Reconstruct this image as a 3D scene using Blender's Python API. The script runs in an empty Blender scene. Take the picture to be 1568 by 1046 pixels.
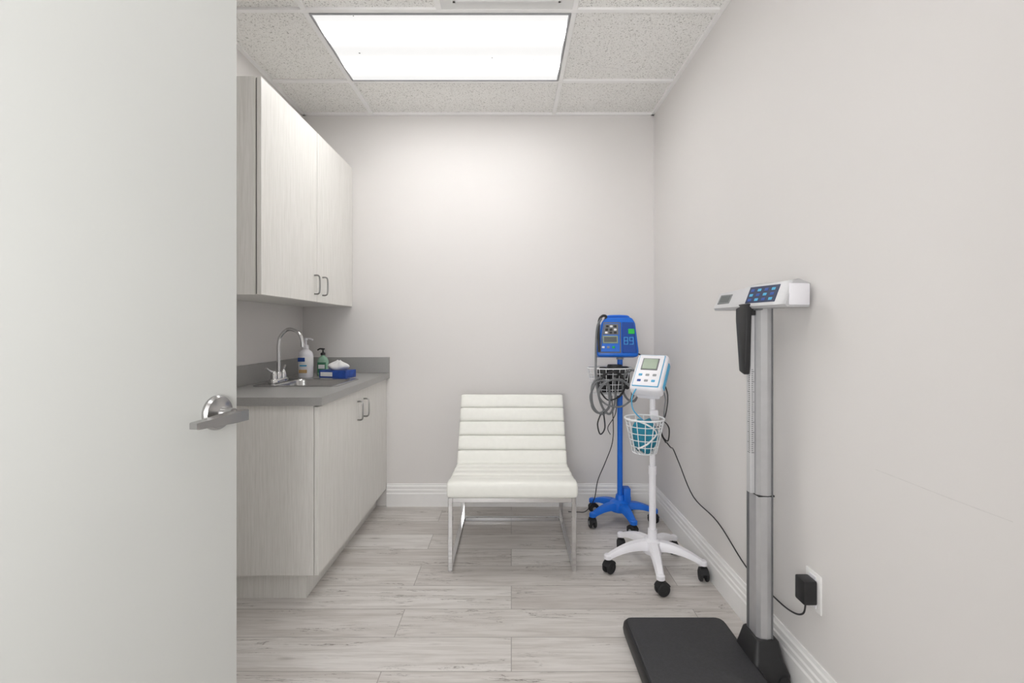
import bpy, bmesh, math, random
from mathutils import Vector, Matrix
random.seed(4)
scene = bpy.context.scene
pi = math.pi

# ------------------------------------------------------------------ materials
def s2l(c):
    c /= 255.0
    return c/12.92 if c <= 0.04045 else ((c+0.055)/1.055)**2.4
def rgb(r, g, b): return (s2l(r), s2l(g), s2l(b), 1.0)

class NT:
    def __init__(self, name):
        self.m = bpy.data.materials.new(name); self.m.use_nodes = True
        self.t = self.m.node_tree; self.b = self.t.nodes['Principled BSDF']
    def n(self, typ, **kw):
        nd = self.t.nodes.new(typ)
        for k, v in kw.items(): setattr(nd, k, v)
        return nd
    def l(self, a, b): self.t.links.new(a, b)
    def coord(self, scale=(1, 1, 1), rot=(0, 0, 0)):
        tc = self.n('ShaderNodeTexCoord'); mp = self.n('ShaderNodeMapping')
        self.l(tc.outputs['Object'], mp.inputs['Vector'])
        mp.inputs['Scale'].default_value = scale; mp.inputs['Rotation'].default_value = rot
        return mp.outputs['Vector']
    def noise(self, vec, scale=5, detail=3, rough=0.5, dist=0):
        nn = self.n('ShaderNodeTexNoise'); self.l(vec, nn.inputs['Vector'])
        nn.inputs['Scale'].default_value = scale; nn.inputs['Detail'].default_value = detail
        nn.inputs['Roughness'].default_value = rough; nn.inputs['Distortion'].default_value = dist
        return nn.outputs['Fac']
    def ramp(self, fac, stops):
        r = self.n('ShaderNodeValToRGB'); self.l(fac, r.inputs['Fac'])
        e = r.color_ramp.elements
        while len(e) < len(stops): e.new(0.5)
        for i, (p, c) in enumerate(stops):
            e[i].position = p; e[i].color = c
        return r.outputs['Color']
    def mix(self, fac, a, b, mode='MIX'):
        x = self.n('ShaderNodeMix', data_type='RGBA', blend_type=mode)
        for sock, val in ((x.inputs[0], fac), (x.inputs[6], a), (x.inputs[7], b)):
            if hasattr(val, 'links') or isinstance(val, bpy.types.NodeSocket): self.l(val, sock)
            else: sock.default_value = val
        return x.outputs[2]
    def math(self, op, a, b=0.0):
        x = self.n('ShaderNodeMath', operation=op)
        for sock, val in ((x.inputs[0], a), (x.inputs[1], b)):
            if isinstance(val, bpy.types.NodeSocket): self.l(val, sock)
            else: sock.default_value = val
        return x.outputs[0]
    def bump(self, h, strength=0.2, dist=0.002):
        bn = self.n('ShaderNodeBump'); bn.inputs['Strength'].default_value = strength
        bn.inputs['Distance'].default_value = dist
        self.l(h, bn.inputs['Height']); self.l(bn.outputs['Normal'], self.b.inputs['Normal'])

def simple(name, col, rough=0.5, metal=0.0, var=0.06, scale=30, bump=0.0, bscale=200, spec=0.5):
    t = NT(name)
    v = t.coord(); f = t.noise(v, scale, 2)
    d = tuple(max(0, c*(1-var)) for c in col[:3])+(1,)
    t.l(t.ramp(f, [(0.3, d), (0.7, col)]), t.b.inputs['Base Color'])
    t.b.inputs['Roughness'].default_value = rough; t.b.inputs['Metallic'].default_value = metal
    t.b.inputs['Specular IOR Level'].default_value = spec
    if bump: t.bump(t.noise(v, bscale, 2), bump, 0.001)
    return t.m

def wall_mat(name, col, scuff=False):
    t = NT(name); v = t.coord()
    d = tuple(c*0.975 for c in col[:3])+(1,)
    c = t.ramp(t.noise(v, 1.2, 3), [(0.3, d), (0.7, col)])
    if scuff:
        sp = t.n('ShaderNodeSeparateXYZ'); t.l(v, sp.inputs[0])
        wob = t.math('MULTIPLY', t.math('SUBTRACT', t.noise(v, 4, 1), 0.5), 0.008)
        dz = t.math('ABSOLUTE', t.math('SUBTRACT', t.math('ADD', sp.outputs['Z'], wob), 0.82))
        a = t.math('LESS_THAN', dz, 0.0011)
        dy = t.math('LESS_THAN', t.math('ABSOLUTE', t.math('SUBTRACT', sp.outputs['Y'], 1.07)), 0.17)
        m = t.math('MULTIPLY', t.math('MULTIPLY', a, dy), t.math('MULTIPLY', t.noise(t.coord((1, 8, 1)), 6, 2), 0.35))
        c = t.mix(m, c, rgb(165, 163, 160))
    t.l(c, t.b.inputs['Base Color']); t.b.inputs['Roughness'].default_value = 0.6
    t.b.inputs['Specular IOR Level'].default_value = 0.3
    t.bump(t.noise(v, 350, 2), 0.04, 0.001)
    return t.m

M = {}
M['wall'] = wall_mat('wall_paint', rgb(226, 223, 221))
M['wall_r'] = wall_mat('wall_paint_scuffed', rgb(224, 221, 219), True)
M['trim'] = simple('trim_white', rgb(240, 239, 238), 0.35, var=0.02)
M['door'] = simple('door_paint', rgb(194, 195, 192), 0.45, var=0.02, scale=2, bump=0.04, bscale=150)
M['grid'] = simple('grid_white', rgb(244, 243, 242), 0.5, var=0.02)
M['vent'] = simple('vent_white', rgb(226, 226, 225), 0.5, var=0.02)

def ceiling_mat():
    t = NT('ceiling_tile'); v = t.coord()
    n1 = t.noise(v, 135, 3, 0.55, 0.5); n2 = t.noise(v, 330, 2)
    c1 = t.ramp(n1, [(0.35, rgb(184, 182, 178)), (0.43, rgb(241, 240, 237))])
    c2 = t.ramp(n2, [(0.33, rgb(215, 213, 210)), (0.42, rgb(255, 255, 255))])
    t.l(t.mix(0.8, c1, c2, 'MULTIPLY'), t.b.inputs['Base Color'])
    t.b.inputs['Roughness'].default_value = 0.9
    t.bump(n1, 0.15, 0.001)
    return t.m
M['ceil'] = ceiling_mat()

def floor_mat():
    t = NT('floor_laminate_planks')
    v = t.coord()
    br = t.n('ShaderNodeTexBrick', offset=0.37, offset_frequency=2)
    t.l(v, br.inputs['Vector'])
    br.inputs['Color1'].default_value = (0, 0, 0, 1); br.inputs['Color2'].default_value = (1, 1, 1, 1)
    br.inputs['Mortar'].default_value = (0.5, 0.5, 0.5, 1)
    br.inputs['Scale'].default_value = 1; br.inputs['Mortar Size'].default_value = 0.0015
    br.inputs['Mortar Smooth'].default_value = 0.1
    br.inputs['Brick Width'].default_value = 1.22; br.inputs['Row Height'].default_value = 0.182
    rnd = br.outputs['Color']
    off = t.n('ShaderNodeVectorMath', operation='MULTIPLY'); t.l(rnd, off.inputs[0]); off.inputs[1].default_value = (7, 3, 11)
    ad = t.n('ShaderNodeVectorMath', operation='ADD'); t.l(v, ad.inputs[0]); t.l(off.outputs[0], ad.inputs[1])
    def mp(s):
        m = t.n('ShaderNodeMapping'); t.l(ad.outputs[0], m.inputs['Vector']); m.inputs['Scale'].default_value = s
        return m.outputs['Vector']
    base = t.ramp(rnd, [(0.0, rgb(206, 201, 197)), (0.5, rgb(217, 213, 209)), (1.0, rgb(227, 224, 221))])
    g1 = t.ramp(t.noise(mp((1.3, 16, 1)), 2.2, 6, 0.62, 0.5), [(0.3, rgb(220, 217, 214)), (0.6, rgb(255, 255, 255))])
    g2 = t.ramp(t.noise(mp((1.5, 60, 1)), 4, 4, 0.6, 0.2), [(0.35, rgb(240, 239, 238)), (0.6, rgb(255, 255, 255))])
    c = t.mix(0.85, base, g1, 'MULTIPLY'); c = t.mix(0.8, c, g2, 'MULTIPLY')
    cr = t.noise(mp((0.9, 11, 1)), 2.0, 6, 0.6, 1.2)
    band = t.math('ABSOLUTE', t.math('SUBTRACT', cr, 0.5))
    line = t.ramp(band, [(0.0, (1, 1, 1, 1)), (0.011, (0, 0, 0, 1))])
    msk = t.ramp(t.noise(mp((1.3, 5, 1)), 2.5, 2), [(0.47, (0, 0, 0, 1)), (0.57, (1, 1, 1, 1))])
    lm = t.math('MULTIPLY', t.math('MULTIPLY', line, msk), 0.9)
    c = t.mix(lm, c, rgb(104, 96, 90))
    kn = t.n('ShaderNodeTexVoronoi'); t.l(mp((1.4, 5, 1)), kn.inputs['Vector']); kn.inputs['Scale'].default_value = 1.6
    km = t.ramp(kn.outputs['Distance'], [(0.03, (0.55, 0.55, 0.55, 1)), (0.10, (0, 0, 0, 1))])
    c = t.mix(km, c, rgb(136, 128, 122))
    c = t.mix(t.math('MULTIPLY', br.outputs['Fac'], 0.7), c, rgb(120, 115, 110))
    t.l(c, t.b.inputs['Base Color'])
    t.b.inputs['Roughness'].default_value = 0.42
    t.b.inputs['Specular IOR Level'].default_value = 0.4
    t.bump(g1, 0.06, 0.001)
    return t.m
M['floor'] = floor_mat()

def cab_mat(name, c0, c1):
    t = NT(name)
    n1 = t.noise(t.coord((55, 55, 1.6)), 2.2, 4, 0.6, 0.3)
    n2 = t.noise(t.coord((140, 140, 5)), 2, 2)
    a = t.ramp(n1, [(0.3, c0), (0.6, c1)])
    b = t.ramp(n2, [(0.3, rgb(246, 246, 245)), (0.6, rgb(255, 255, 255))])
    t.l(t.mix(1.0, a, b, 'MULTIPLY'), t.b.inputs['Base Color'])
    t.b.inputs['Roughness'].default_value = 0.45
    return t.m
M['cab'] = cab_mat('cabinet_woodgrain', rgb(228, 226, 221), rgb(237, 235, 231))
M['gapshade'] = simple('cabinet_gap_shadow_edge', rgb(120, 118, 115), 0.6)
M['counter'] = simple('countertop_grey', rgb(164, 163, 161), 0.35, var=0.08, scale=180)
M['steel'] = simple('stainless_steel', rgb(190, 190, 190), 0.25, 1.0, scale=60)
M['chrome'] = simple('chrome', rgb(215, 215, 216), 0.08, 1.0, var=0.02)
M['nickel'] = simple('satin_nickel', rgb(185, 184, 183), 0.22, 1.0, var=0.03)
M['pull'] = simple('pull_nickel', rgb(140, 139, 137), 0.3, 1.0, var=0.03)
M['leather'] = simple('white_leather', rgb(236, 236, 230), 0.42, var=0.03, scale=40, bump=0.12, bscale=260)
M['blue'] = simple('blue_plastic', rgb(18, 108, 216), 0.38, var=0.08)
M['bluedk'] = simple('dark_blue_panel', rgb(16, 72, 160), 0.3)
M['navy'] = simple('navy_keypad', rgb(26, 42, 78), 0.35)
M['white'] = simple('white_plastic', rgb(238, 237, 242), 0.35, var=0.02)
M['whitewire'] = simple('white_wire', rgb(232, 233, 235), 0.35, var=0.02)
M['black'] = simple('black_plastic', rgb(34, 34, 36), 0.45, var=0.2)
M['rubber'] = simple('black_rubber', rgb(38, 38, 40), 0.7, var=0.25, scale=200)
M['mat'] = simple('scale_rubber_mat', rgb(58, 58, 61), 0.65, var=0.2, scale=120, bump=0.8, bscale=260)
M['grey'] = simple('grey_plastic', rgb(150, 153, 156), 0.45)
M['hose'] = simple('grey_hose', rgb(112, 114, 116), 0.45)
M['teal'] = simple('teal_cuff', rgb(34, 134, 160), 0.7, var=0.25, scale=40)
M['ltblue'] = simple('light_blue_trim', rgb(72, 170, 214), 0.4)
M['lcd'] = simple('lcd_green_grey', rgb(146, 162, 140), 0.25)
M['lcddk'] = simple('lcd_dark', rgb(95, 100, 100), 0.25)
M['green'] = simple('green_indicator', rgb(30, 190, 70), 0.4)
M['cyan'] = simple('cyan_digits', rgb(70, 170, 230), 0.4)
M['silver'] = simple('scale_silver', rgb(198, 198, 200), 0.4, 0.25, var=0.04)
M['alu'] = simple('brushed_aluminium', rgb(196, 196, 198), 0.40, 0.6, var=0.05)
M['aludk'] = simple('dark_aluminium', rgb(120, 121, 124), 0.4, 0.5)
M['frame'] = simple('troffer_frame', rgb(158, 159, 162), 0.4, 0.3)
M['label'] = simple('blue_label', rgb(40, 80, 160), 0.5)
M['orange'] = simple('amber_text_label', rgb(205, 170, 120), 0.5)
M['tissue'] = simple('tissue_paper', rgb(240, 240, 240), 0.9)
M['boxblue'] = simple('tissue_box_card', rgb(40, 84, 176), 0.5, var=0.5, scale=22)
M['gel'] = simple('sanitizer_gel', rgb(150, 190, 165), 0.15, var=0.15)
M['glabel'] = simple('green_label', rgb(60, 120, 90), 0.5)

def light_mat(name, power):
    t = NT(name); v = t.coord()
    sp = t.n('ShaderNodeSeparateXYZ'); t.l(v, sp.inputs[0])
    d = t.math('DIVIDE', t.math('SUBTRACT', t.math('ABSOLUTE', sp.outputs['Y']), 0.14), 0.075)
    g = t.math('EXPONENT', t.math('MULTIPLY', t.math('MULTIPLY', d, d), -1.0))
    g4 = t.math('POWER', g, 4.0)
    s = t.math('ADD', t.math('ADD', 0.93, t.math('MULTIPLY', g, 0.20)), t.math('MULTIPLY', g4, power))
    vo = t.n('ShaderNodeTexVoronoi'); t.l(v, vo.inputs['Vector']); vo.inputs['Scale'].default_value = 13
    bug = t.math('GREATER_THAN', vo.outputs['Distance'], 0.06)
    sc = t.n('ShaderNodeSeparateColor'); t.l(vo.outputs['Color'], sc.inputs[0])
    keep = t.math('LESS_THAN', sc.outputs[0], 0.65)
    mask = t.math('MAXIMUM', bug, keep)
    mask = t.math('MAXIMUM', mask, 0.02)
    pv = t.n('ShaderNodeTexVoronoi'); t.l(v, pv.inputs['Vector']); pv.inputs['Scale'].default_value = 90
    pr = t.math('ADD', 0.96, t.math('MULTIPLY', pv.outputs['Distance'], 0.06))
    s = t.math('MULTIPLY', t.math('MULTIPLY', s, mask), pr)
    t.b.inputs['Base Color'].default_value = (0.05, 0.05, 0.05, 1)
    t.b.inputs['Emission Color'].default_value = (1, 0.99, 0.975, 1)
    t.l(s, t.b.inputs['Emission Strength'])
    return t.m
M['lens'] = light_mat('troffer_lens', 23.0)
M['fill_lens'] = light_mat('added_fill_lens', 13.0)

# ------------------------------------------------------------------ geometry
class G:
    def __init__(s): s.v = []; s.f = []; s.mi = []; s.mats = []; s.T = Matrix()
    def idx(s, m):
        if m not in s.mats: s.mats.append(m)
        return s.mats.index(m)
    def add(s, vs, fs, m):
        o = len(s.v); i = s.idx(m)
        s.v += [tuple(s.T @ Vector(p)) for p in vs]
        s.f += [tuple(o+k for k in f) for f in fs]; s.mi += [i]*len(fs)
        return s
    def frombm(s, bm, m):
        bm.verts.index_update()
        s.add([v.co.copy() for v in bm.verts], [[v.index for v in f.verts] for f in bm.faces], m); bm.free()
    def box(s, x0, x1, y0, y1, z0, z1, m, b=0, seg=2, R=None):
        bm = bmesh.new(); bmesh.ops.create_cube(bm, size=1)
        for v in bm.verts:
            v.co = Vector(((v.co.x)*(x1-x0), (v.co.y)*(y1-y0), (v.co.z)*(z1-z0)))
        if b: bmesh.ops.bevel(bm, geom=bm.edges[:], offset=b, segments=seg, profile=0.5, affect='EDGES')
        c = Vector(((x0+x1)/2, (y0+y1)/2, (z0+z1)/2))
        for v in bm.verts: v.co = (R @ v.co if R else v.co)+c
        s.frombm(bm, m); return s
    def prism(s, poly, ext, m, b=0, seg=2):
        bm = bmesh.new(); vs = [bm.verts.new(p) for p in poly]; f = bm.faces.new(vs)
        r = bmesh.ops.extrude_face_region(bm, geom=[f])
        for g in r['geom']:
            if isinstance(g, bmesh.types.BMVert): g.co += Vector(ext)
        bmesh.ops.recalc_face_normals(bm, faces=bm.faces[:])
        if b: bmesh.ops.bevel(bm, geom=bm.edges[:], offset=b, segments=seg, profile=0.5, affect='EDGES')
        s.frombm(bm, m); return s
    def loft(s, rings, m, caps=True, closed=False):
        n = len(rings[0]); vs = [p for r in rings for p in r]; fs = []
        k = len(rings)
        for i in range(k if closed else k-1):
            a = i*n; b = ((i+1) % k)*n
            for j in range(n):
                fs.append((a+j, a+(j+1) % n, b+(j+1) % n, b+j))
        if caps and not closed:
            fs.append(tuple(range(n-1, -1, -1))); fs.append(tuple((k-1)*n+j for j in range(n)))
        return s.add(vs, fs, m)
    def cyl(s, p0, p1, r0, m, r1=None, n=24):
        p0 = Vector(p0); p1 = Vector(p1); r1 = r0 if r1 is None else r1
        d = (p1-p0).normalized(); u = d.orthogonal().normalized(); w = d.cross(u)
        ring = lambda p, r: [p+(u*math.cos(2*pi*i/n)+w*math.sin(2*pi*i/n))*r for i in range(n)]
        return s.loft([ring(p0, r0), ring(p1, r1)], m)
    def lathe(s, prof, c, m, n=28, axis='Z'):
        rings = []
        for r, z in prof:
            ring = []
            for i in range(n):
                a = 2*pi*i/n; x, y = r*math.cos(a), r*math.sin(a)
                p = {'Z': (x, y, z), 'Y': (x, z, y), 'X': (z, x, y)}[axis]
                ring.append(Vector(c)+Vector(p))
            rings.append(ring)
        return s.loft(rings, m)
    def tube(s, pts, r, m, n=8, closed=False, sub=6, sx=None):
        P = [Vector(p) for p in pts]
        if sub > 1:
            Q = []; k = len(P)
            rng = range(k if closed else k-1)
            for i in rng:
                if closed: a, b, c, d = P[(i-1) % k], P[i], P[(i+1) % k], P[(i+2) % k]
                else: a, b, c, d = P[max(i-1, 0)], P[i], P[i+1], P[min(i+2, k-1)]
                for j in range(sub):
                    t = j/sub
                    Q.append(0.5*((2*b)+(c-a)*t+(2*a-5*b+4*c-d)*t*t+(3*b-a-3*c+d)*t**3))
            if not closed: Q.append(P[-1])
            P = Q
        k = len(P); rings = []; u = None
        for i in range(k):
            if closed: t = P[(i+1) % k]-P[(i-1) % k]
            else: t = P[min(i+1, k-1)]-P[max(i-1, 0)]
            t.normalize()
            if u is None: u = t.orthogonal().normalized()
            u = (u-t*u.dot(t)).normalized(); w = t.cross(u)
            rings.append([P[i]+(u*math.cos(2*pi*j/n)+w*math.sin(2*pi*j/n))*r for j in range(n)])
        return s.loft(rings, m, True, closed)
    def build(s, name, parent=None, sharp=35, loc=None):
        me = bpy.data.meshes.new(name); me.from_pydata(s.v, [], s.f); me.validate()
        for m in s.mats: me.materials.append(m)
        if len(me.polygons) == len(s.mi): me.polygons.foreach_set('material_index', s.mi)
        bm = bmesh.new(); bm.from_mesh(me); bmesh.ops.recalc_face_normals(bm, faces=bm.faces[:]); bm.to_mesh(me); bm.free()
        me.polygons.foreach_set('use_smooth', [True]*len(me.polygons))
        me.set_sharp_from_angle(angle=math.radians(sharp))
        ob = bpy.data.objects.new(name, me); scene.collection.objects.link(ob)
        if parent: ob.parent = parent
        if loc: ob.location = loc
        return ob

def group(name, loc=(0, 0, 0), rot=(0, 0, 0), parent=None):
    e = bpy.data.objects.new(name, None); scene.collection.objects.link(e)
    e.empty_display_size = 0.1; e.location = loc; e.rotation_euler = rot
    if parent: e.parent = parent
    return e

# ------------------------------------------------------------------ room
XL, XR, YF, YB, H = -1.40, 0.956, 0.08, 3.17, 2.62
HC = H+.012
G().box(XL-.12, XR+.12, -1.3, YB+.12, -.1, 0, M['floor']).build('floor')
G().box(XL-.12, XR+.12, -.04, YB+.12, HC, H+.1, M['ceil']).build('ceiling')
G().box(XL-.12, XR+.12, YB, YB+.12, 0, H+.1, M['wall']).build('wall_back')
G().box(XR, XR+.12, -.04, YB, 0, H+.1, M['wall_r']).build('wall_right')
G().box(XL-.12, XL, -.04, YB, 0, H+.1, M['wall']).build('wall_left')
OX0, OX1, OH = -.895, .20, 2.13
g = G(); g.box(XL, OX0, -.04, YF, 0, HC, M['wall']); g.box(OX1, XR, -.04, YF, 0, HC, M['wall']); g.box(OX0, OX1, -.04, YF, OH, HC, M['wall'])
g.build('wall_front')
g = G()
g.box(OX0-.05, OX0, YF, YF+.012, 0, OH+.05, M['trim']); g.box(OX1, OX1+.05, YF, YF+.012, 0, OH+.05, M['trim']); g.box(OX0, OX1, YF, YF+.012, OH, OH+.05, M['trim'])
g.build('trim_1')

# baseboards
def basep(L, mode):
    prof = [(0, 0), (.018, 0), (.018, .085), (.0145, .092), (.0145, .108), (.011, .114), (.011, .132), (.007, .138), (.005, .15), (0, .15)]
    a, b = L
    if mode == 'back': pts = lambda x: [(x, YB-o, z) for o, z in prof]
    if mode == 'right': pts = lambda y: [(XR-o, y, z) for o, z in prof]
    if mode == 'left': pts = lambda y: [(XL+o, y, z) for o, z in prof]
    g = G(); g.loft([[Vector(p) for p in pts(a)], [Vector(p) for p in pts(b)]], M['trim'])
    return g.build('baseboard_'+mode, sharp=15)
basep((-.834, XR), 'back'); basep((YF, YB-.018), 'right'); basep((YF, 2.02), 'left')

# ceiling grid
g = G(); w = .012
rows = [2.74, 2.13, 1.52, .91, .30]
for y in rows: g.box(XL, XR, y-w, y+w, H, HC, M['grid'], .001, 1)
segs = list(zip([YB]+rows, rows+[YF]))
for a, b in segs:
    for x in (-.934, .285): g.box(x-w, x+w, b+w, a-w, H, HC, M['grid'], .001, 1)
g.box(-.325-w, -.325+w, 1.52+w, 2.13-w, H, HC, M['grid'])
g.box(XL, XR, YB-.02, YB, H-.002, HC, M['grid']); g.box(XL, XL+.02, YF, YB, H-.002, HC, M['grid']); g.box(XR-.02, XR, YF, YB, H-.002, HC, M['grid'])
g.build('ceiling_grid')
# diffuser
g = G()
g.box(-.313, .273, 1.532, 2.118, H+.002, HC, M['vent'], .001, 1)
for k in range(1, 5):
    a = .29-k*.055
    for (x0, x1, y0, y1) in ((-a, a, -a, -a+.01), (-a, a, a-.01, a), (-a, -a+.01, -a, a), (a-.01, a, -a, a)):
        g.box(-.02+x0, -.02+x1, 1.825+y0, 1.825+y1, H-.010, H+.002, M['vent'])
g.build('air_diffuser')

def troffer(name, cy, lens):
    e = group(name, (-.3245, cy, H))
    hx, hy = .5945, .292
    f = .009
    g = G(); g.box(-hx+f, hx-f, -hy+f, hy-f, .0, .004, lens); g.build('lens', e)
    g = G()
    for (x0, x1, y0, y1) in ((-hx, hx, -hy, -hy+f), (-hx, hx, hy-f, hy), (-hx, -hx+f, -hy+f, hy-f), (hx-f, hx, -hy+f, hy-f)):
        g.box(x0, x1, y0, y1, -.004, .010, M['frame'], .002, 1)
    g.build('frame', e)
troffer('ceiling_light', 2.435, M['lens']); troffer('ceiling_light', .605, M['fill_lens'])  # second troffer, near the camera, is an unseen fixture added for fill

# ------------------------------------------------------------------ door
d = group('door_1', (-.8905, .103, 0), (0, 0, math.radians(78)))
G().box(0, 1.07, 0, .045, .01, 2.11, M['door'], .0015, 1).build('leaf', d)
hx, hz = 1.07-.062, .996
g = G()
g.lathe([(.0, .0), (.040, .0), (.040, -.006), (.036, -.012), (.022, -.014), (.013, -.018), (.012, -.048), (0, -.048)], (hx, 0, hz), M['nickel'], 40, 'Y')
# lever blade
rings = []
for x, y0, y1, z0, z1 in ((.024, -.050, -.066, -.010, .010), (.018, -.046, -.072, -.013, .011), (-.02, -.046, -.074, -.013, .011), (-.07, -.050, -.074, -.010, .008), (-.118, -.052, -.074, -.008, .006), (-.122, -.054, -.072, -.007, .005)):
    rings.append([Vector((hx+x, yy, hz-.004+zz)) for yy, zz in ((y0, z0), (y1, z0), (y1, z1), (y0, z1))])
g.loft(rings, M['nickel']); g.build('lever_handle', d, 25)
g = G()
g.lathe([(0, .045), (.040, .045), (.036, .057), (.013, .062), (.012, .09), (0, .09)], (hx, 0, hz), M['nickel'], 32, 'Y')
g.box(hx-.12, hx+.02, .088, .108, hz-.012, hz+.008, M['nickel'], .003); g.build('outer_lever_handle', d)
g = G()
for z in (.25, 1.05, 1.9): g.cyl((-.003, -.006, z-.05), (-.003, -.006, z+.05), .006, M['nickel'])
g.build('hinges', d)

# ------------------------------------------------------------------ cabinets
def pull(g, x, y, z, L=.1):
    p = [(x, y, z-L/2), (x+.018, y, z-L/2), (x+.028, y, z-L/2+.010), (x+.030, y, z), (x+.028, y, z+L/2-.010), (x+.018, y, z+L/2), (x, y, z+L/2)]
    g.tube(p, .0042, M['pull'], 8, sub=4)
wc = group('wall_cabinet')
Z0, Z1 = 1.335, 2.265
g = G(); g.box(XL+.002, -1.091, 2.012, YB-.002, Z0, Z1, M['cab']); g.build('carcass', wc)
g = G(); g.box(-1.091, -1.085, 2.018, YB-.006, Z0+.003, Z1-.003, M['gapshade']); g.build('gap_shade_strip', wc)  # dark strip stands in for the shade between carcass and doors
g = G(); g.box(-1.085, -1.066, 2.012, 2.589, Z0, Z1, M['cab'], .0012, 1); g.build('door_panel_1', wc)
g = G(); g.box(-1.085, -1.066, 2.594, YB-.004, Z0, Z1, M['cab'], .0012, 1); g.build('door_panel_2', wc)
g = G(); pull(g, -1.066, 2.555, 1.427); pull(g, -1.066, 2.665, 1.427); g.build('pulls', wc)

bc = group('base_cabinet')
t = .018; BX = -.858
g = G()
g.box(XL+.002, BX, 2.05, 2.05+t, .117, .857, M['cab']); g.box(XL+.002, BX, YB-t-.002, YB-.002, .117, .857, M['cab'])
g.box(XL+.002, BX, 2.05+t, YB-t-.002, .117, .135, M['cab']); g.box(XL+.002, XL+.01, 2.05+t, YB-t-.002, .135, .857, M['cab'])
g.box(BX-.018, BX, 2.068, YB-.02, .79, .857, M['gapshade']); g.box(BX-.003, BX, 2.6, 2.625, .135, .79, M['gapshade'])
g.build('carcass', bc)
G().box(XL+.002, -.905, 2.085, YB-.002, 0, .117, M['cab']).build('plinth', bc)
G().box(BX+.002, -.838, 2.05, 2.609, .117, .850, M['cab'], .0012, 1).build('door_panel_1', bc)
G().box(BX+.002, -.838, 2.613, YB-.003, .117, .850, M['cab'], .0012, 1).build('door_panel_2', bc)
g = G(); pull(g, -.838, 2.572, .742); pull(g, -.838, 2.68, .742); g.build('pulls', bc)
CT, CB, CX = .893, .857, -.816
SX0, SX1, SY0, SY1 = -1.325, -.885, 2.40, 2.76
hx0, hx1, hy0, hy1 = SX0+.02, SX1-.02, SY0+.02, SY1-.02
g = G()
g.box(XL+.002, CX, 2.03, hy0, CB, CT, M['counter']); g.box(XL+.002, CX, hy1, YB-.002, CB, CT, M['counter'])
g.box(XL+.002, hx0, hy0, hy1, CB, CT, M['counter']); g.box(hx1, CX, hy0, hy1, CB, CT, M['counter'])
g.build('countertop', bc)
G().box(XL+.001, XL+.021, 2.03, YB-.001, CT+.0005, CT+.105, M['counter'], .001, 1).build('backsplash')
G().box(XL+.0215, CX, YB-.021, YB-.001, CT+.0005, CT+.105, M['counter'], .001, 1).build('backsplash.001')

def rrect(cx, cy, w, h, r, z, n=6):
    out = []
    for (sx, sy, a0) in ((1, 1, 0), (-1, 1, 90), (-1, -1, 180), (1, -1, 270)):
        for i in range(n+1):
            a = math.radians(a0+90*i/n)
            out.append(Vector((cx+sx*(w/2-r)+r*math.cos(a), cy+sy*(h/2-r)+r*math.sin(a), z)))
    return out
sk = group('kitchen_sink', ((SX0+SX1)/2, (SY0+SY1)/2, CT))
W, D = SX1-SX0, SY1-SY0
g = G()
g.loft([rrect(0, 0, W, D, .03, .0005), rrect(0, 0, W, D, .03, .004), rrect(.0, 0, W-.01, D-.01, .028, .006),
        rrect(.035, 0, W-.12, D-.06, .05, .004), rrect(.035, 0, W-.13, D-.07, .048, -.004), rrect(.035, 0, W-.15, D-.085, .045, -.12),
        rrect(.035, 0, W-.19, D-.125, .04, -.145), rrect(.035, 0, .09, .09, .044, -.15), rrect(.035, 0, .08, .08, .039, -.156)], M['steel'], caps=False)
g.cyl((.035, 0, -.158), (.035, 0, -.154), .042, M['aludk'])
g.build('basin', sk, 50)

fc = group('faucet', (-1.272, 2.58, CT+.006))
g = G()
g.loft([rrect(0, 0, .05, .16, .024, 0), rrect(0, 0, .05, .16, .024, .012), rrect(0, 0, .04, .15, .019, .02)], M['chrome'])
g.lathe([(.0, .018), (.018, .018), (.016, .045), (.0115, .055), (0, .055)], (0, 0, 0), M['chrome'])
g.tube([(0, 0, .04), (0, 0, .12), (0, 0, .20), (.012, 0, .25), (.05, 0, .285), (.095, 0, .277), (.122, 0, .245), (.13, 0, .205)], .0095, M['chrome'], 14)
g.cyl((.13, 0, .215), (.131, 0, .19), .0115, M['chrome'])
for sy in (-1, 1):
    g.lathe([(0, .018), (.017, .018), (.017, .035), (.012, .055), (.008, .062), (0, .062)], (0, sy*.052, 0), M['chrome'])
    g.tube([(0, sy*.052, .056), (-.008, sy*.075, .064), (-.015, sy*.105, .082)], .0065, M['chrome'], 10)
g.build('spout_and_handles', fc, 40)

# soap bottle
sb = group('soap_dispenser_bottle', (-1.245, 2.86, CT+.0005))
g = G()
g.lathe([(0, 0), (.038, 0), (.042, .005), (.042, .135), (.036, .155), (.018, .168), (.016, .178), (0, .178)], (0, 0, 0), M['white'])
g.lathe([(.0425, .065), (.0431, .066), (.0431, .125), (.0425, .126)], (0, 0, 0), M['tissue'])
g.box(-.03, .012, -.0445, -.038, .098, .122, M['label'], .002, 1); g.box(-.024, .024, -.0445, -.037, .03, .05, M['orange'], .002, 1)
g.box(-.018, .022, -.0446, -.038, .07, .078, M['ltblue'])
g.lathe([(0, .176), (.017, .176), (.017, .195), (.006, .198), (.005, .225), (.012, .227), (.012, .238), (0, .24)], (0, 0, 0), M['white'])
g.tube([(0, 0, .232), (.025, 0, .234), (.045, -.004, .226)], .005, M['white'], 8)
g.build('bottle', sb, 40)
sb = group('hand_sanitizer_bottle', (-1.185, 2.97, CT+.0005))
g = G()
g.loft([rrect(0, 0, .062, .04, .015, .0), rrect(0, 0, .066, .044, .018, .004), rrect(0, 0, .066, .044, .018, .095), rrect(0, 0, .045, .036, .016, .115), rrect(0, 0, .024, .024, .0119, .122), rrect(0, 0, .024, .024, .0119, .13)], M['gel'])
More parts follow.
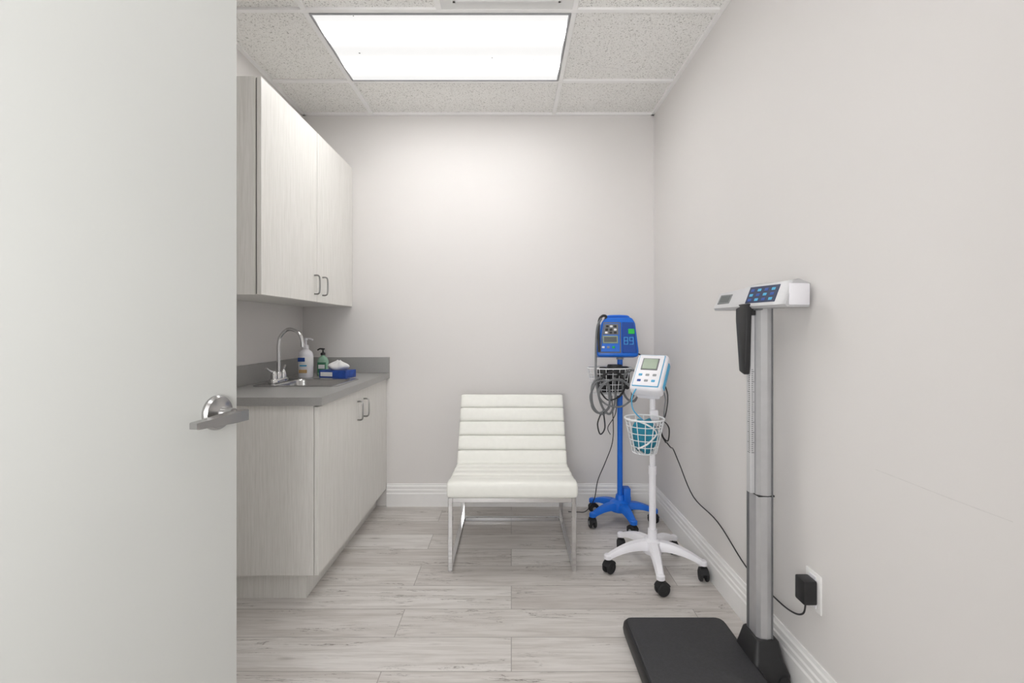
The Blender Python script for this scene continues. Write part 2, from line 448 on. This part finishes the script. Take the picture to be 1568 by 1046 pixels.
g.box(-.027, .027, -.0235, -.018, .02, .085, M['glabel'], .002, 1); g.box(-.02, .02, -.0242, -.02, .045, .07, M['tissue'])
g.lathe([(0, .129), (.014, .129), (.014, .143), (.005, .146), (.004, .162), (.011, .163), (.011, .171), (0, .172)], (0, 0, 0), M['black'])
g.tube([(0, 0, .168), (-.02, 0, .168), (-.034, 0, .16)], .0045, M['black'], 8)
g.build('bottle', sb, 40)
tb = group('tissue_box', (-1.055, 2.87, CT+.0005), (0, 0, math.radians(-14)))
g = G(); g.box(-.09, .09, -.055, .055, 0, .045, M['boxblue'], .0015, 1); g.box(-.08, .0, -.0565, -.05, .010, .035, M['tissue'])
g.build('carton', tb)
g = G(); rings = []
for k in range(9):
    f = k/8; ring = []
    for i in range(28):
        a = 2*pi*i/28
        r = (.028+.03*math.sin(pi*min(1, f*1.1)))*(1-.75*f**3)*(1+.16*math.sin(3*a+4*f)+.10*math.sin(7*a+2.6*f))
        ring.append(Vector((r*1.15*math.cos(a)+.01*f, r*.75*math.sin(a), .043+.058*f+.006*math.sin(2*a+1)*f)))
    rings.append(ring)
g.loft(rings, M['tissue']); g.build('tissue', tb, 60)

# ------------------------------------------------------------------ lounge chair
ch = group('lounge_chair', (.004, 2.32, 0))
def pillow(g, c, ang, w, h, t, m):
    R = Matrix.Rotation(ang, 4, 'X'); n = 28; rings = []
    xs = [-1, -.994, -.975, -.93, -.5, 0, .5, .93, .975, .994, 1]
    sc = [.72, .86, .95, 1, 1, 1, 1, 1, .95, .86, .72]
    for x, s in zip(xs, sc):
        ring = []
        for i in range(n):
            a = 2*pi*i/n; ca, sa = math.cos(a), math.sin(a); e = .5
            py = math.copysign(abs(ca)**e, ca)*t/2*s; pz = math.copysign(abs(sa)**e, sa)*h/2*(1-(1-s)*.35)
            v = R @ Vector((0, py, pz)); ring.append(Vector((x*w/2, 0, 0))+v+Vector(c))
        rings.append(ring)
    g.loft(rings, m)
W = .632
g = G()
sy0, sz0, sy1, sz1 = -.045, .408, .42, .385
N = 5; ang = math.atan2(sz1-sz0, sy1-sy0); L = math.hypot(sy1-sy0, sz1-sz0)
for i in range(N):
    f = (i+.5)/N
    pillow(g, (0, sy0+(sy1-sy0)*f, sz0+(sz1-sz0)*f - (.004 if i else .0)), ang-pi/2, W, L/N*1.015, .072 if i else .082, M['leather'])
g.build('seat_cushion', ch, 60)
g = G(); by0, bz0, by1, bz1 = .405, .395, .655, .765
N = 5; L = math.hypot(by1-by0, bz1-bz0); a = math.atan2(by1-by0, bz1-bz0)
for i in range(N):
    f = (i+.5)/N
    pillow(g, (0, by0+(by1-by0)*f, bz0+(bz1-bz0)*f), -a, W, L/N*1.0, .074, M['leather'])
g.build('backrest_cushion', ch, 60)
g = G(); q = .011; FX = .303; RY = .61
for sx in (-1, 1):
    x = sx*FX
    g.box(x-q, x+q, -q, q, 0, .362, M['chrome'], .002, 1)
    g.box(x-q, x+q, q, RY-q, 0, .022, M['chrome'], .002, 1)
    g.box(x-q, x+q, RY-q, RY+q, 0, .362, M['chrome'], .002, 1)
    g.box(x-q, x+q, q, RY-q, .336, .358, M['chrome'], .002, 1)
    g.tube([(x*.8, .42, .35), (x*.8, .52, .46), (x*.8, .70, .70)], .009, M['chrome'], 8, sub=1)
g.box(-FX+q, FX-q, -q, q, .338, .362, M['chrome'], .002, 1)
g.box(-FX+q, FX-q, RY-q, RY+q, 0, .022, M['chrome'], .002, 1)
g.box(-FX+q, FX-q, RY-q, RY+q, .336, .358, M['chrome'], .002, 1)
g.box(-.27, .27, .40, .418, .338, .356, M['chrome'])
g.build('chrome_frame', ch)

# ------------------------------------------------------------------ casters / stands
def caster(g, x, y, ang, r, mh, mw, top):
    T0 = g.T.copy(); g.T = T0 @ Matrix.Translation((x, y, 0)) @ Matrix.Rotation(ang, 4, 'Z')
    for sy in (-1, 1):
        g.lathe([(0, sy*.006), (r*.8, sy*.006), (r, sy*.009), (r, sy*.017), (r*.85, sy*.021), (r*.4, sy*.021), (0, sy*.02)], (-.008, 0, r), mw, 24, 'Y')
        g.lathe([(0, sy*.0205), (r*.45, sy*.0205), (r*.35, sy*.0225), (0, sy*.0225)], (-.008, 0, r), mh, 16, 'Y')
    rings = []
    for k in range(9):
        a = math.radians(20+k*17.5); rr = r*1.13
        cx, cz = -.008+rr*math.cos(a), r+rr*math.sin(a)
        ix, iz = -.008+(rr-.004)*math.cos(a), r+(rr-.004)*math.sin(a)
        rings.append([Vector((cx, -.017, cz)), Vector((cx, .017, cz)), Vector((ix, .017, iz)), Vector((ix, -.017, iz))])
    g.loft(rings, mw)
    g.cyl((-.008, -.006, r), (-.008, .006, r), r*.5, mw)
    g.cyl((0, 0, r*1.9), (0, 0, top), .008, mw, n=12)
    g.T = T0
def star(g, angs, R, hz, ez, mat, w0, w1, r0, hh, eh):
    for a in angs:
        T0 = g.T.copy(); g.T = T0 @ Matrix.Rotation(a, 4, 'Z'); rings = []
        for k in range(11):
            f = k/10; x = r0*.4+(R-r0*.4)*f; z = hz+(ez-hz)*(f**1.3 if f < 1 else 1)-.0
            w = w0+(w1-w0)*f**.7; h = hh+(eh-hh)*f
            z += .012*math.sin(pi*f)
            rings.append([Vector((x, px*w/2, z+pz*h/2)) for px, pz in ((-1, -1), (-.9, .5), (-.6, 1), (.6, 1), (.9, .5), (1, -1))])
        g.loft(rings, mat)
        g.lathe([(0, -eh/2-.001), (w1*.56, -eh/2-.001), (w1*.56, eh*.3), (w1*.42, eh/2+.001), (0, eh/2+.002)], (R, 0, ez), mat, 20)
        g.T = T0
def basket(g, cx, cy, z0, z1, ra0, ra1, m, nv=18, nh=5, rw=.0017, ey=1.0):
    P = lambda a, f: (cx+(ra0+(ra1-ra0)*f)*math.cos(a), cy+(ra0+(ra1-ra0)*f)*math.sin(a)*ey, z0+(z1-z0)*f)
    for k in range(nh):
        f = k/(nh-1)
        g.tube([P(2*pi*i/20, f) for i in range(20)], rw if k < nh-1 else rw*2.2, m, 6, True, 2)
    for i in range(nv):
        a = 2*pi*i/nv; g.tube([P(a, 0), P(a, .5), P(a, 1)], rw, m, 6, sub=1)
    for i in range(-3, 4):
        o = i/4*ra0; hw = math.sqrt(max(0, ra0**2-o*o))
        g.tube([(cx+o, cy-hw*ey, z0), (cx+o, cy+hw*ey, z0)], rw, m, 6, sub=1)
        g.tube([(cx-hw, cy+o*ey, z0), (cx+hw, cy+o*ey, z0)], rw, m, 6, sub=1)

# --- blue vital signs monitor on stand
vm = group('vital_signs_monitor_stand', (.668, 2.905, 0))
A = [math.radians(v) for v in (207, 279, -9, 63, 135)]
g = G(); star(g, A, .205, .105, .082, M['blue'], .075, .038, .06, .045, .022)
g.lathe([(0, .075), (.062, .075), (.066, .09), (.060, .125), (.03, .140), (.024, .17), (0, .17)], (0, 0, 0), M['blue'])
g.build('base', vm, 40)
g = G()
for i, a in enumerate(A): caster(g, .205*math.cos(a), .205*math.sin(a), a+[1.2, .4, -.8, 2, 1][i], .030, M['grey'], M['rubber'], .078)
g.build('casters', vm)
g = G(); g.cyl((0, 0, .15), (0, 0, 1.03), .0165, M['blue']); g.lathe([(0, 1.0), (.022, 1.0), (.022, 1.03), (0, 1.03)], (0, 0, 0), M['grey'])
g.box(.018, .06, -.03, .03, .12, .215, M['blue'], .006); g.build('pole', vm)
mo = group('monitor_head', (-.03, -.035, 1.015), (math.radians(-6), 0, math.radians(-6)), vm)
g = G()
g.prism([(-.118, -.075, .0), (.118, -.075, .0), (.124, -.075, .03), (.105, -.075, .205), (.085, -.075, .235), (-.070, -.075, .235), (-.092, -.075, .205), (-.124, -.075, .03)], (0, .135, 0), M['blue'], .012, 3)
g.prism([(-.107, -.080, .022), (.020, -.080, .022), (.020, -.080, .205), (-.082, -.080, .205)], (0, .008, 0), M['hose'], .003, 1)
g.prism([(-.100, -.0825, .028), (.012, -.0825, .028), (.012, -.0825, .198), (-.078, -.0825, .198)], (0, .005, 0), M['blue'], .002, 1)
g.prism([(-.086, -.084, .130), (.006, -.084, .130), (.006, -.084, .194), (-.076, -.084, .194)], (0, .003, 0), M['hose'], .001, 1)
g.box(-.088, .002, -.086, -.08, .078, .124, M['lcd'], .002, 1)
g.box(-.080, -.006, -.087, -.08, .086, .117, M['lcddk'], .001, 1)
for i, (x, z, mm) in enumerate([(-.060, .18, 'black'), (-.037, .18, 'white'), (-.014, .18, 'black'), (-.064, .16, 'black'), (-.039, .16, 'black'), (-.014, .16, 'white'), (-.066, .142, 'white'), (-.04, .142, 'black'), (-.014, .142, 'black'), (-.085, .055, 'white'), (-.055, .055, 'grey'), (-.025, .055, 'green')]):
    g.box(x-.008, x+.008, -.0875, -.08, z-.006, z+.006, M[mm], .002, 1)
g.prism([(.026, -.080, .022), (.112, -.080, .022), (.096, -.080, .205), (.026, -.080, .205)], (0, .008, 0), M['bluedk'], .003, 1)
g.box(.062, .098, -.084, -.078, .135, .165, M['green'], .001, 1)
def seg7(g, x, z, w, h, m, segs, y):
    tk = .0035
    S = {'a': (x, x+w, z+h-tk, z+h), 'g': (x, x+w, z+h/2-tk/2, z+h/2+tk/2), 'd': (x, x+w, z, z+tk), 'f': (x, x+tk, z+h/2, z+h), 'b': (x+w-tk, x+w, z+h/2, z+h), 'e': (x, x+tk, z, z+h/2), 'c': (x+w-tk, x+w, z, z+h/2)}
    for k in segs: a = S[k]; g.box(a[0], a[1], y-.002, y+.003, a[2], a[3], m)
seg7(g, .036, .072, .024, .044, M['cyan'], 'abcdefg', -.081); seg7(g, .068, .072, .024, .044, M['cyan'], 'abcfgd', -.081)
g.build('housing', mo, 40)
g = G(); g.tube([(-.06, -.02, .225), (-.055, -.02, .243), (-.03, -.02, .248), (.04, -.02, .248), (.07, -.02, .243), (.078, -.02, .225)], .008, M['blue'], 10)
g.build('carry_handle', mo)
g = G(); basket(g, -.08, -.075, .80, .955, .10, .13, M['whitewire'], 20, 6, .0018, .8)
g.tube([(-.02, -.02, .955), (0, -.015, .955)], .006, M['whitewire'], sub=1); g.build('wire_basket', vm)
g = G()
g.lathe([(0, .812), (.045, .812), (.05, .83), (.05, .95), (.042, .972), (0, .972)], (-.045, -.06, 0), M['black'])
g.lathe([(0, .812), (.03, .812), (.036, .84), (.034, .94), (.02, .96), (0, .96)], (-.12, -.085, 0), M['black'])
g.box(-.04, .03, -.13, -.075, .83, .965, M['black'], .012, 3)
g.build('blood_pressure_cuff', vm, 50)
g = G()
def coil(cx, cy, cz, rx, rz, turns, seed, r, m, tilt=.0):
    rnd = random.Random(seed); pts = []
    for i in range(int(turns*10)):
        a = 2*pi*i/10; k = 1+rnd.uniform(-.10, .10)
        pts.append((cx+rx*k*math.cos(a), cy+tilt*math.sin(a)+rnd.uniform(-.008, .008), cz+rz*k*math.sin(a)))
    g.tube(pts, r, m, 8)
coil(-.155, -.19, .80, .055, .10, 3.2, 1, .0055, M['hose'], .0)
coil(-.07, -.20, .82, .10, .075, 2.3, 2, .005, M['hose'])
coil(.03, -.165, .86, .05, .09, 2.2, 3, .0045, M['hose'])
coil(-.09, -.19, .86, .07, .085, 2.4, 5, .0038, M['black'])
g.tube([(-.13, -.08, 1.25), (-.155, -.09, 1.20), (-.165, -.10, 1.10), (-.17, -.12, 1.0), (-.18, -.17, .93), (-.17, -.195, .82), (-.14, -.19, .73), (-.10, -.19, .70), (-.07, -.19, .78), (-.06, -.12, .90)], .0065, M['hose'])
g.tube([(.09, .0, 1.04), (.13, -.02, 1.02), (.12, -.05, .96), (.07, -.08, .90)], .004, M['black'])
g.tube([(-.105, -.07, 1.235), (-.10, -.07, 1.262), (-.125, -.075, 1.262), (-.145, -.08, 1.22), (-.15, -.11, 1.05)], .008, M['black'])
g.tube([(-.14, -.19, .72), (-.13, -.19, .62), (-.155, -.18, .58), (-.17, -.18, .64), (-.15, -.18, .70)], .004, M['black'])
g.build('hoses', vm)
g = G()
g.tube([(-.06, -.03, .83), (-.05, -.04, .62), (-.06, -.06, .50), (-.10, -.05, .38), (-.14, -.02, .26), (-.15, .05, .12), (-.19, .12, .02), (-.24, .14, .006), (-.30, .15, .005)], .0028, M['black'])
g.tube([(-.02, -.03, .83), (-.04, -.06, .68), (-.09, -.08, .60), (-.07, -.05, .55)], .0025, M['black'])
g.build('power_cord', vm)

# --- white blood pressure monitor on rolling stand
wm = group('blood_pressure_monitor_stand', (.698, 2.335, 0))
A = [math.radians(v) for v in (190, 262, -26, 46, 118)]
g = G(); star(g, A, .232, .125, .083, M['white'], .06, .034, .06, .045, .02)
g.lathe([(0, .085), (.045, .085), (.05, .1), (.044, .145), (.024, .155), (.022, .20), (0, .20)], (0, 0, 0), M['white'])
g.build('base', wm, 40)
g = G()
for i, a in enumerate(A): caster(g, .232*math.cos(a), .232*math.sin(a), a+[.5, -1.2, 1.9, .7, -.6][i], .030, M['rubber'], M['rubber'], .078)
g.build('casters', wm)
g = G(); g.cyl((0, 0, .17), (0, 0, .50), .0165, M['white']); g.cyl((0, 0, .48), (0, 0, .87), .0135, M['white']); g.lathe([(0, .47), (.019, .47), (.019, .51), (0, .51)], (0, 0, 0), M['white'])
g.lathe([(0, .845), (.02, .845), (.03, .87), (.03, .91), (0, .91)], (0, 0, 0), M['white']); g.build('pole', wm)
hd = group('monitor_head', (-.014, -.01, .962), (math.radians(-44), 0, math.radians(-33)), wm)
hd.scale = (1.14, 1.0, 1.18)
g = G()
g.box(-.068, .068, -.03, .035, -.095, .095, M['white'], .016, 4)
g.prism([(-.05, .03, -.09), (.05, .03, -.09), (.05, .03, .02), (-.05, .03, .02)], (0, .03, 0), M['white'], .01, 2)
g.box(-.056, .056, -.034, -.028, -.083, .084, M['ltblue'], .003, 2)
g.box(-.0535, .0535, -.036, -.028, -.0805, .0815, M['white'], .003, 2)
g.box(-.036, .036, -.038, -.03, .0, .064, M['hose'], .002, 1)
g.box(-.031, .031, -.0395, -.03, .005, .059, M['lcd'], .001, 1)
for x, z, mm in [(-.03, -.025, 'ltblue'), (0, -.025, 'grey'), (.03, -.025, 'grey'), (-.03, -.055, 'label'), (.0, -.055, 'grey'), (.03, -.055, 'ltblue')]:
    g.box(x-.008, x+.008, -.038, -.03, z-.006, z+.006, M[mm], .002, 1)
g.box(.066, .0725, -.012, .016, -.07, .06, M['ltblue'], .003, 1)
g.build('housing', hd, 40)
g = G(); basket(g, -.068, -.10, .605, .765, .055, .09, M['whitewire'], 14, 6, .002)
g.tube([(-.01, -.03, .765), (0, -.012, .77)], .007, M['whitewire'], sub=1)
g.box(-.02, .02, -.03, -.01, .74, .79, M['white'], .004); g.build('wire_basket', wm)
g = G(); rings = []
for k in range(13):
    f = k/12; ring = []
    for i in range(26):
        a = 2*pi*i/26; r = (.058*math.sin(pi*(.12+.80*f))**.5)*(1+.10*math.sin(3*a+5*f)+.05*math.sin(6*a-7*f))
        ring.append(Vector((-.068+r*math.cos(a), -.10+r*.85*math.sin(a), .613+.14*f+.012*math.sin(a*2+1))))
    rings.append(ring)
g.loft(rings, M['teal'])
g.tube([(-.12, -.12, .76), (-.07, -.17, .745), (-.02, -.13, .70), (-.07, -.165, .66), (-.11, -.14, .63)], .004, M['tissue'])
g.build('arm_cuff', wm, 60)
g = G()
g.tube([(.03, .0, .93), (.055, -.02, .86), (.05, -.03, .80), (.03, -.06, .72), (.0, -.08, .72)], .003, M['hose'])
g.tube([(.045, 0, .95), (.075, 0, .86), (.06, -.01, .76), (.03, -.03, .72), (.045, -.02, .66), (.07, -.02, .64), (.075, -.02, .70), (.05, -.02, .73), (.035, -.02, .68), (.06, -.02, .63)], .0032, M['black'])
g.tube([(-.07, -.1, .75), (-.115, -.08, .80), (-.125, -.09, .86), (-.10, -.07, .90)], .003, M['ltblue'])
g.build('cables', wm)

# power adapter, outlet, cable
ot = group('wall_outlet', (XR, 1.487, .366))
g = G(); g.box(-.006, 0, -.037, .037, -.06, .06, M['trim'], .002, 2); g.box(-.008, -.004, -.017, .017, -.05, -.004, M['white'], .001, 1); g.box(-.008, -.004, -.017, .017, .006, .05, M['white'], .001, 1)
g.build('plate', ot)
pa = group('power_adapter', (XR, 1.487, .366))
g = G(); g.box(-.050, -.0082, -.026, .024, -.035, .04, M['black'], .005, 2)
g.build('body', pa)
g = G()
cab = [(.762, 2.315, .63), (.79, 2.34, .60), (.83, 2.42, .57), (.87, 2.447, .49), (.925, 2.40, .335), (.932, 2.13, .315), (.930, 1.87, .246), (.935, 1.673, .235), (.932, 1.565, .25), (.927, 1.50, .285), (.927, 1.487, .330)]
g.tube(cab, .0028, M['black'])
g.build('power_cable')

# ------------------------------------------------------------------ physician scale
sc = group('physician_scale', (.0, 0, 0))
PX0, PX1, PY0, PY1 = .432, .832, 1.40, 1.86
g = G()
cx, cy, w, h = (PX0+PX1)/2, (PY0+PY1)/2, PX1-PX0, PY1-PY0
g.loft([rrect(cx, cy, w-.03, h-.03, .03, .008), rrect(cx, cy, w-.004, h-.004, .035, .014), rrect(cx, cy, w, h, .035, .03), rrect(cx, cy, w-.006, h-.006, .033, .05), rrect(cx, cy, w-.02, h-.02, .03, .058)], M['black'])
g.build('platform_base', sc, 40)
g = G(); g.loft([rrect(cx, cy, w-.03, h-.03, .025, .056), rrect(cx, cy, w-.032, h-.032, .025, .0605), rrect(cx, cy, w-.04, h-.04, .022, .062)], M['mat']); g.build('platform_mat', sc)
g = G()
for x in (PX0+.05, PX1-.05):
    for y in (PY0+.05, PY1-.05): g.cyl((x, y, 0), (x, y, .012), .018, M['rubber'])
g.build('feet', sc)
g = G()
g.loft([rrect(.868, 1.65, .13, .17, .02, 0), rrect(.868, 1.65, .13, .17, .02, .03), rrect(.868, 1.65, .105, .135, .02, .07), rrect(.870, 1.65, .08, .105, .012, .125), rrect(.870, 1.65, .072, .095, .01, .13)], M['black'])
g.box(.80, .84, 1.60, 1.70, .012, .05, M['black'], .005)
g.cyl((.905, 1.575, .018), (.905, 1.56, .018), .018, M['rubber'])
g.build('column_foot', sc, 30)
g = G()
def cs(z, i=0): return [Vector((x, y, z)) for x, y in ((.842+i, 1.69), (.842+i, 1.625), (.852, 1.612), (.872, 1.608), (.889, 1.612), (.900, 1.625), (.900, 1.69))]
g.loft([cs(.12), cs(.615)], M['alu']); g.loft([cs(.619), cs(1.27)], M['alu'])
g.build('column', sc, 20)
g = G(); g.box(.8435, .8985, 1.611, 1.688, .6145, .6195, M['black']); g.box(.840, .843, 1.672, 1.686, .13, 1.25, M['aludk']); g.box(.888, .8925, 1.609, 1.612, .13, 1.26, M['aludk'])
g.build('column_seams', sc)
g = G(); g.box(.826, .842, 1.632, 1.660, .62, 1.26, M['silver'], .002, 1)
for k in range(42):
    z = .76+k*.007
    g.box(.830, .830+(.009 if k % 5 == 0 else .005), 1.6312, 1.633, z, z+.0016, M['black'])
    g.box(.8255, .827, 1.634, 1.634+(.016 if k % 5 == 0 else .009), z, z+.0016, M['black'])
g.build('height_rod', sc)
g = G()
g.prism([(.822, 1.61, 1.275), (.822, 1.69, 1.275), (.822, 1.69, 1.22), (.822, 1.665, 1.04), (.822, 1.630, 1.03), (.822, 1.622, 1.06)], (-.020, 0, 0), M['black'], .004, 2)
g.box(.822, .842, 1.625, 1.665, 1.235, 1.285, M['black'], .003)
g.build('height_arm', sc)
# display head: local +x runs toward the doorway end, local -y faces the platform
dh = group('display_head', (.872, 1.655, 1.258), (0, 0, math.atan2(1.47-1.84, .919-.832)), sc)
g = G()
L2 = .178
A0, B0 = Vector((0, -.068, .008)), Vector((0, -.036, .082))
prof = lambda s: [Vector((0, -.060, .0)), Vector((0, .030, .0)), Vector((0, .034, .076*s)), Vector((0, -.005, .088*s)), Vector((0, B0.y, B0.z*s)), Vector((0, A0.y, A0.z))]
rings = []
for x, s, k in ((-L2, .72, .80), (-L2+.015, .80, .97), (-.10, .84, 1), (-.03, .90, 1), (0, 1, 1), (.12, 1, 1), (L2-.008, 1.02, 1), (L2, .98, .93)):
    rings.append([Vector((x, p.y*k, p.z)) for p in prof(s)])
g.loft(rings, M['silver'])
g.box(L2-.001, L2+.004, -.050, .026, .006, .074, M['white'], .003)
g.build('housing', dh, 30)
def facepanel(g, x0, x1, f0, f1, m, o, s=1.0):
    a = A0.copy(); b = Vector((0, B0.y, B0.z*s)); nn = Vector((0, -(b-a).z, (b-a).y)).normalized()
    P = lambda x, f: Vector((x, 0, 0))+a+(b-a)*f+nn*o
    g.prism([P(x0, f0), P(x1, f0), P(x1, f1), P(x0, f1)], nn*-.006, m, .001, 1)
g = G()
facepanel(g, -.150, -.085, .25, .82, M['hose'], .0012, .83); facepanel(g, -.143, -.092, .34, .74, M['lcddk'], .002, .83)
facepanel(g, .002, .135, .14, .90, M['navy'], .0016)
for i in range(4):
    for j in range(3):
        facepanel(g, .012+.031*i, .028+.031*i, .22+.22*j, .34+.22*j, M['ltblue'] if (i+j) % 2 else M['label'], .0026)
g.build('keypad_and_display', dh)
g = G(); g.box(-.03, .04, -.045, .02, -.006, .004, M['hose'], .003); g.build('neck', dh)

# ------------------------------------------------------------------ unseen fill light added in the corridor, world, camera
la = bpy.data.lights.new('corridor_fill', 'AREA'); la.shape = 'RECTANGLE'; la.size = .6; la.size_y = .6; la.energy = 24
lo = bpy.data.objects.new('corridor_fill', la); scene.collection.objects.link(lo)
lo.location = (-.35, -.6, 1.25)
lo.rotation_euler = (Vector((.15, 1.0, .45))).to_track_quat('-Z', 'Y').to_euler()
w = bpy.data.worlds.new('World'); scene.world = w; w.use_nodes = True
w.node_tree.nodes['Background'].inputs[0].default_value = (1.0, .995, .99, 1)
w.node_tree.nodes['Background'].inputs[1].default_value = 1.9

cam = bpy.data.cameras.new('camera'); co = bpy.data.objects.new('camera', cam); scene.collection.objects.link(co)
co.location = (0, 0, 1.19); co.rotation_euler = (pi/2, 0, 0)
cam.sensor_width = 36
cam.lens = 723/1568*36; cam.shift_x = 1/1568; cam.shift_y = -20/1568
cam.clip_start = .02
scene.camera = co
scene.view_settings.view_transform = 'Standard'
scene.view_settings.look = 'None'
scene.view_settings.exposure = -0.06
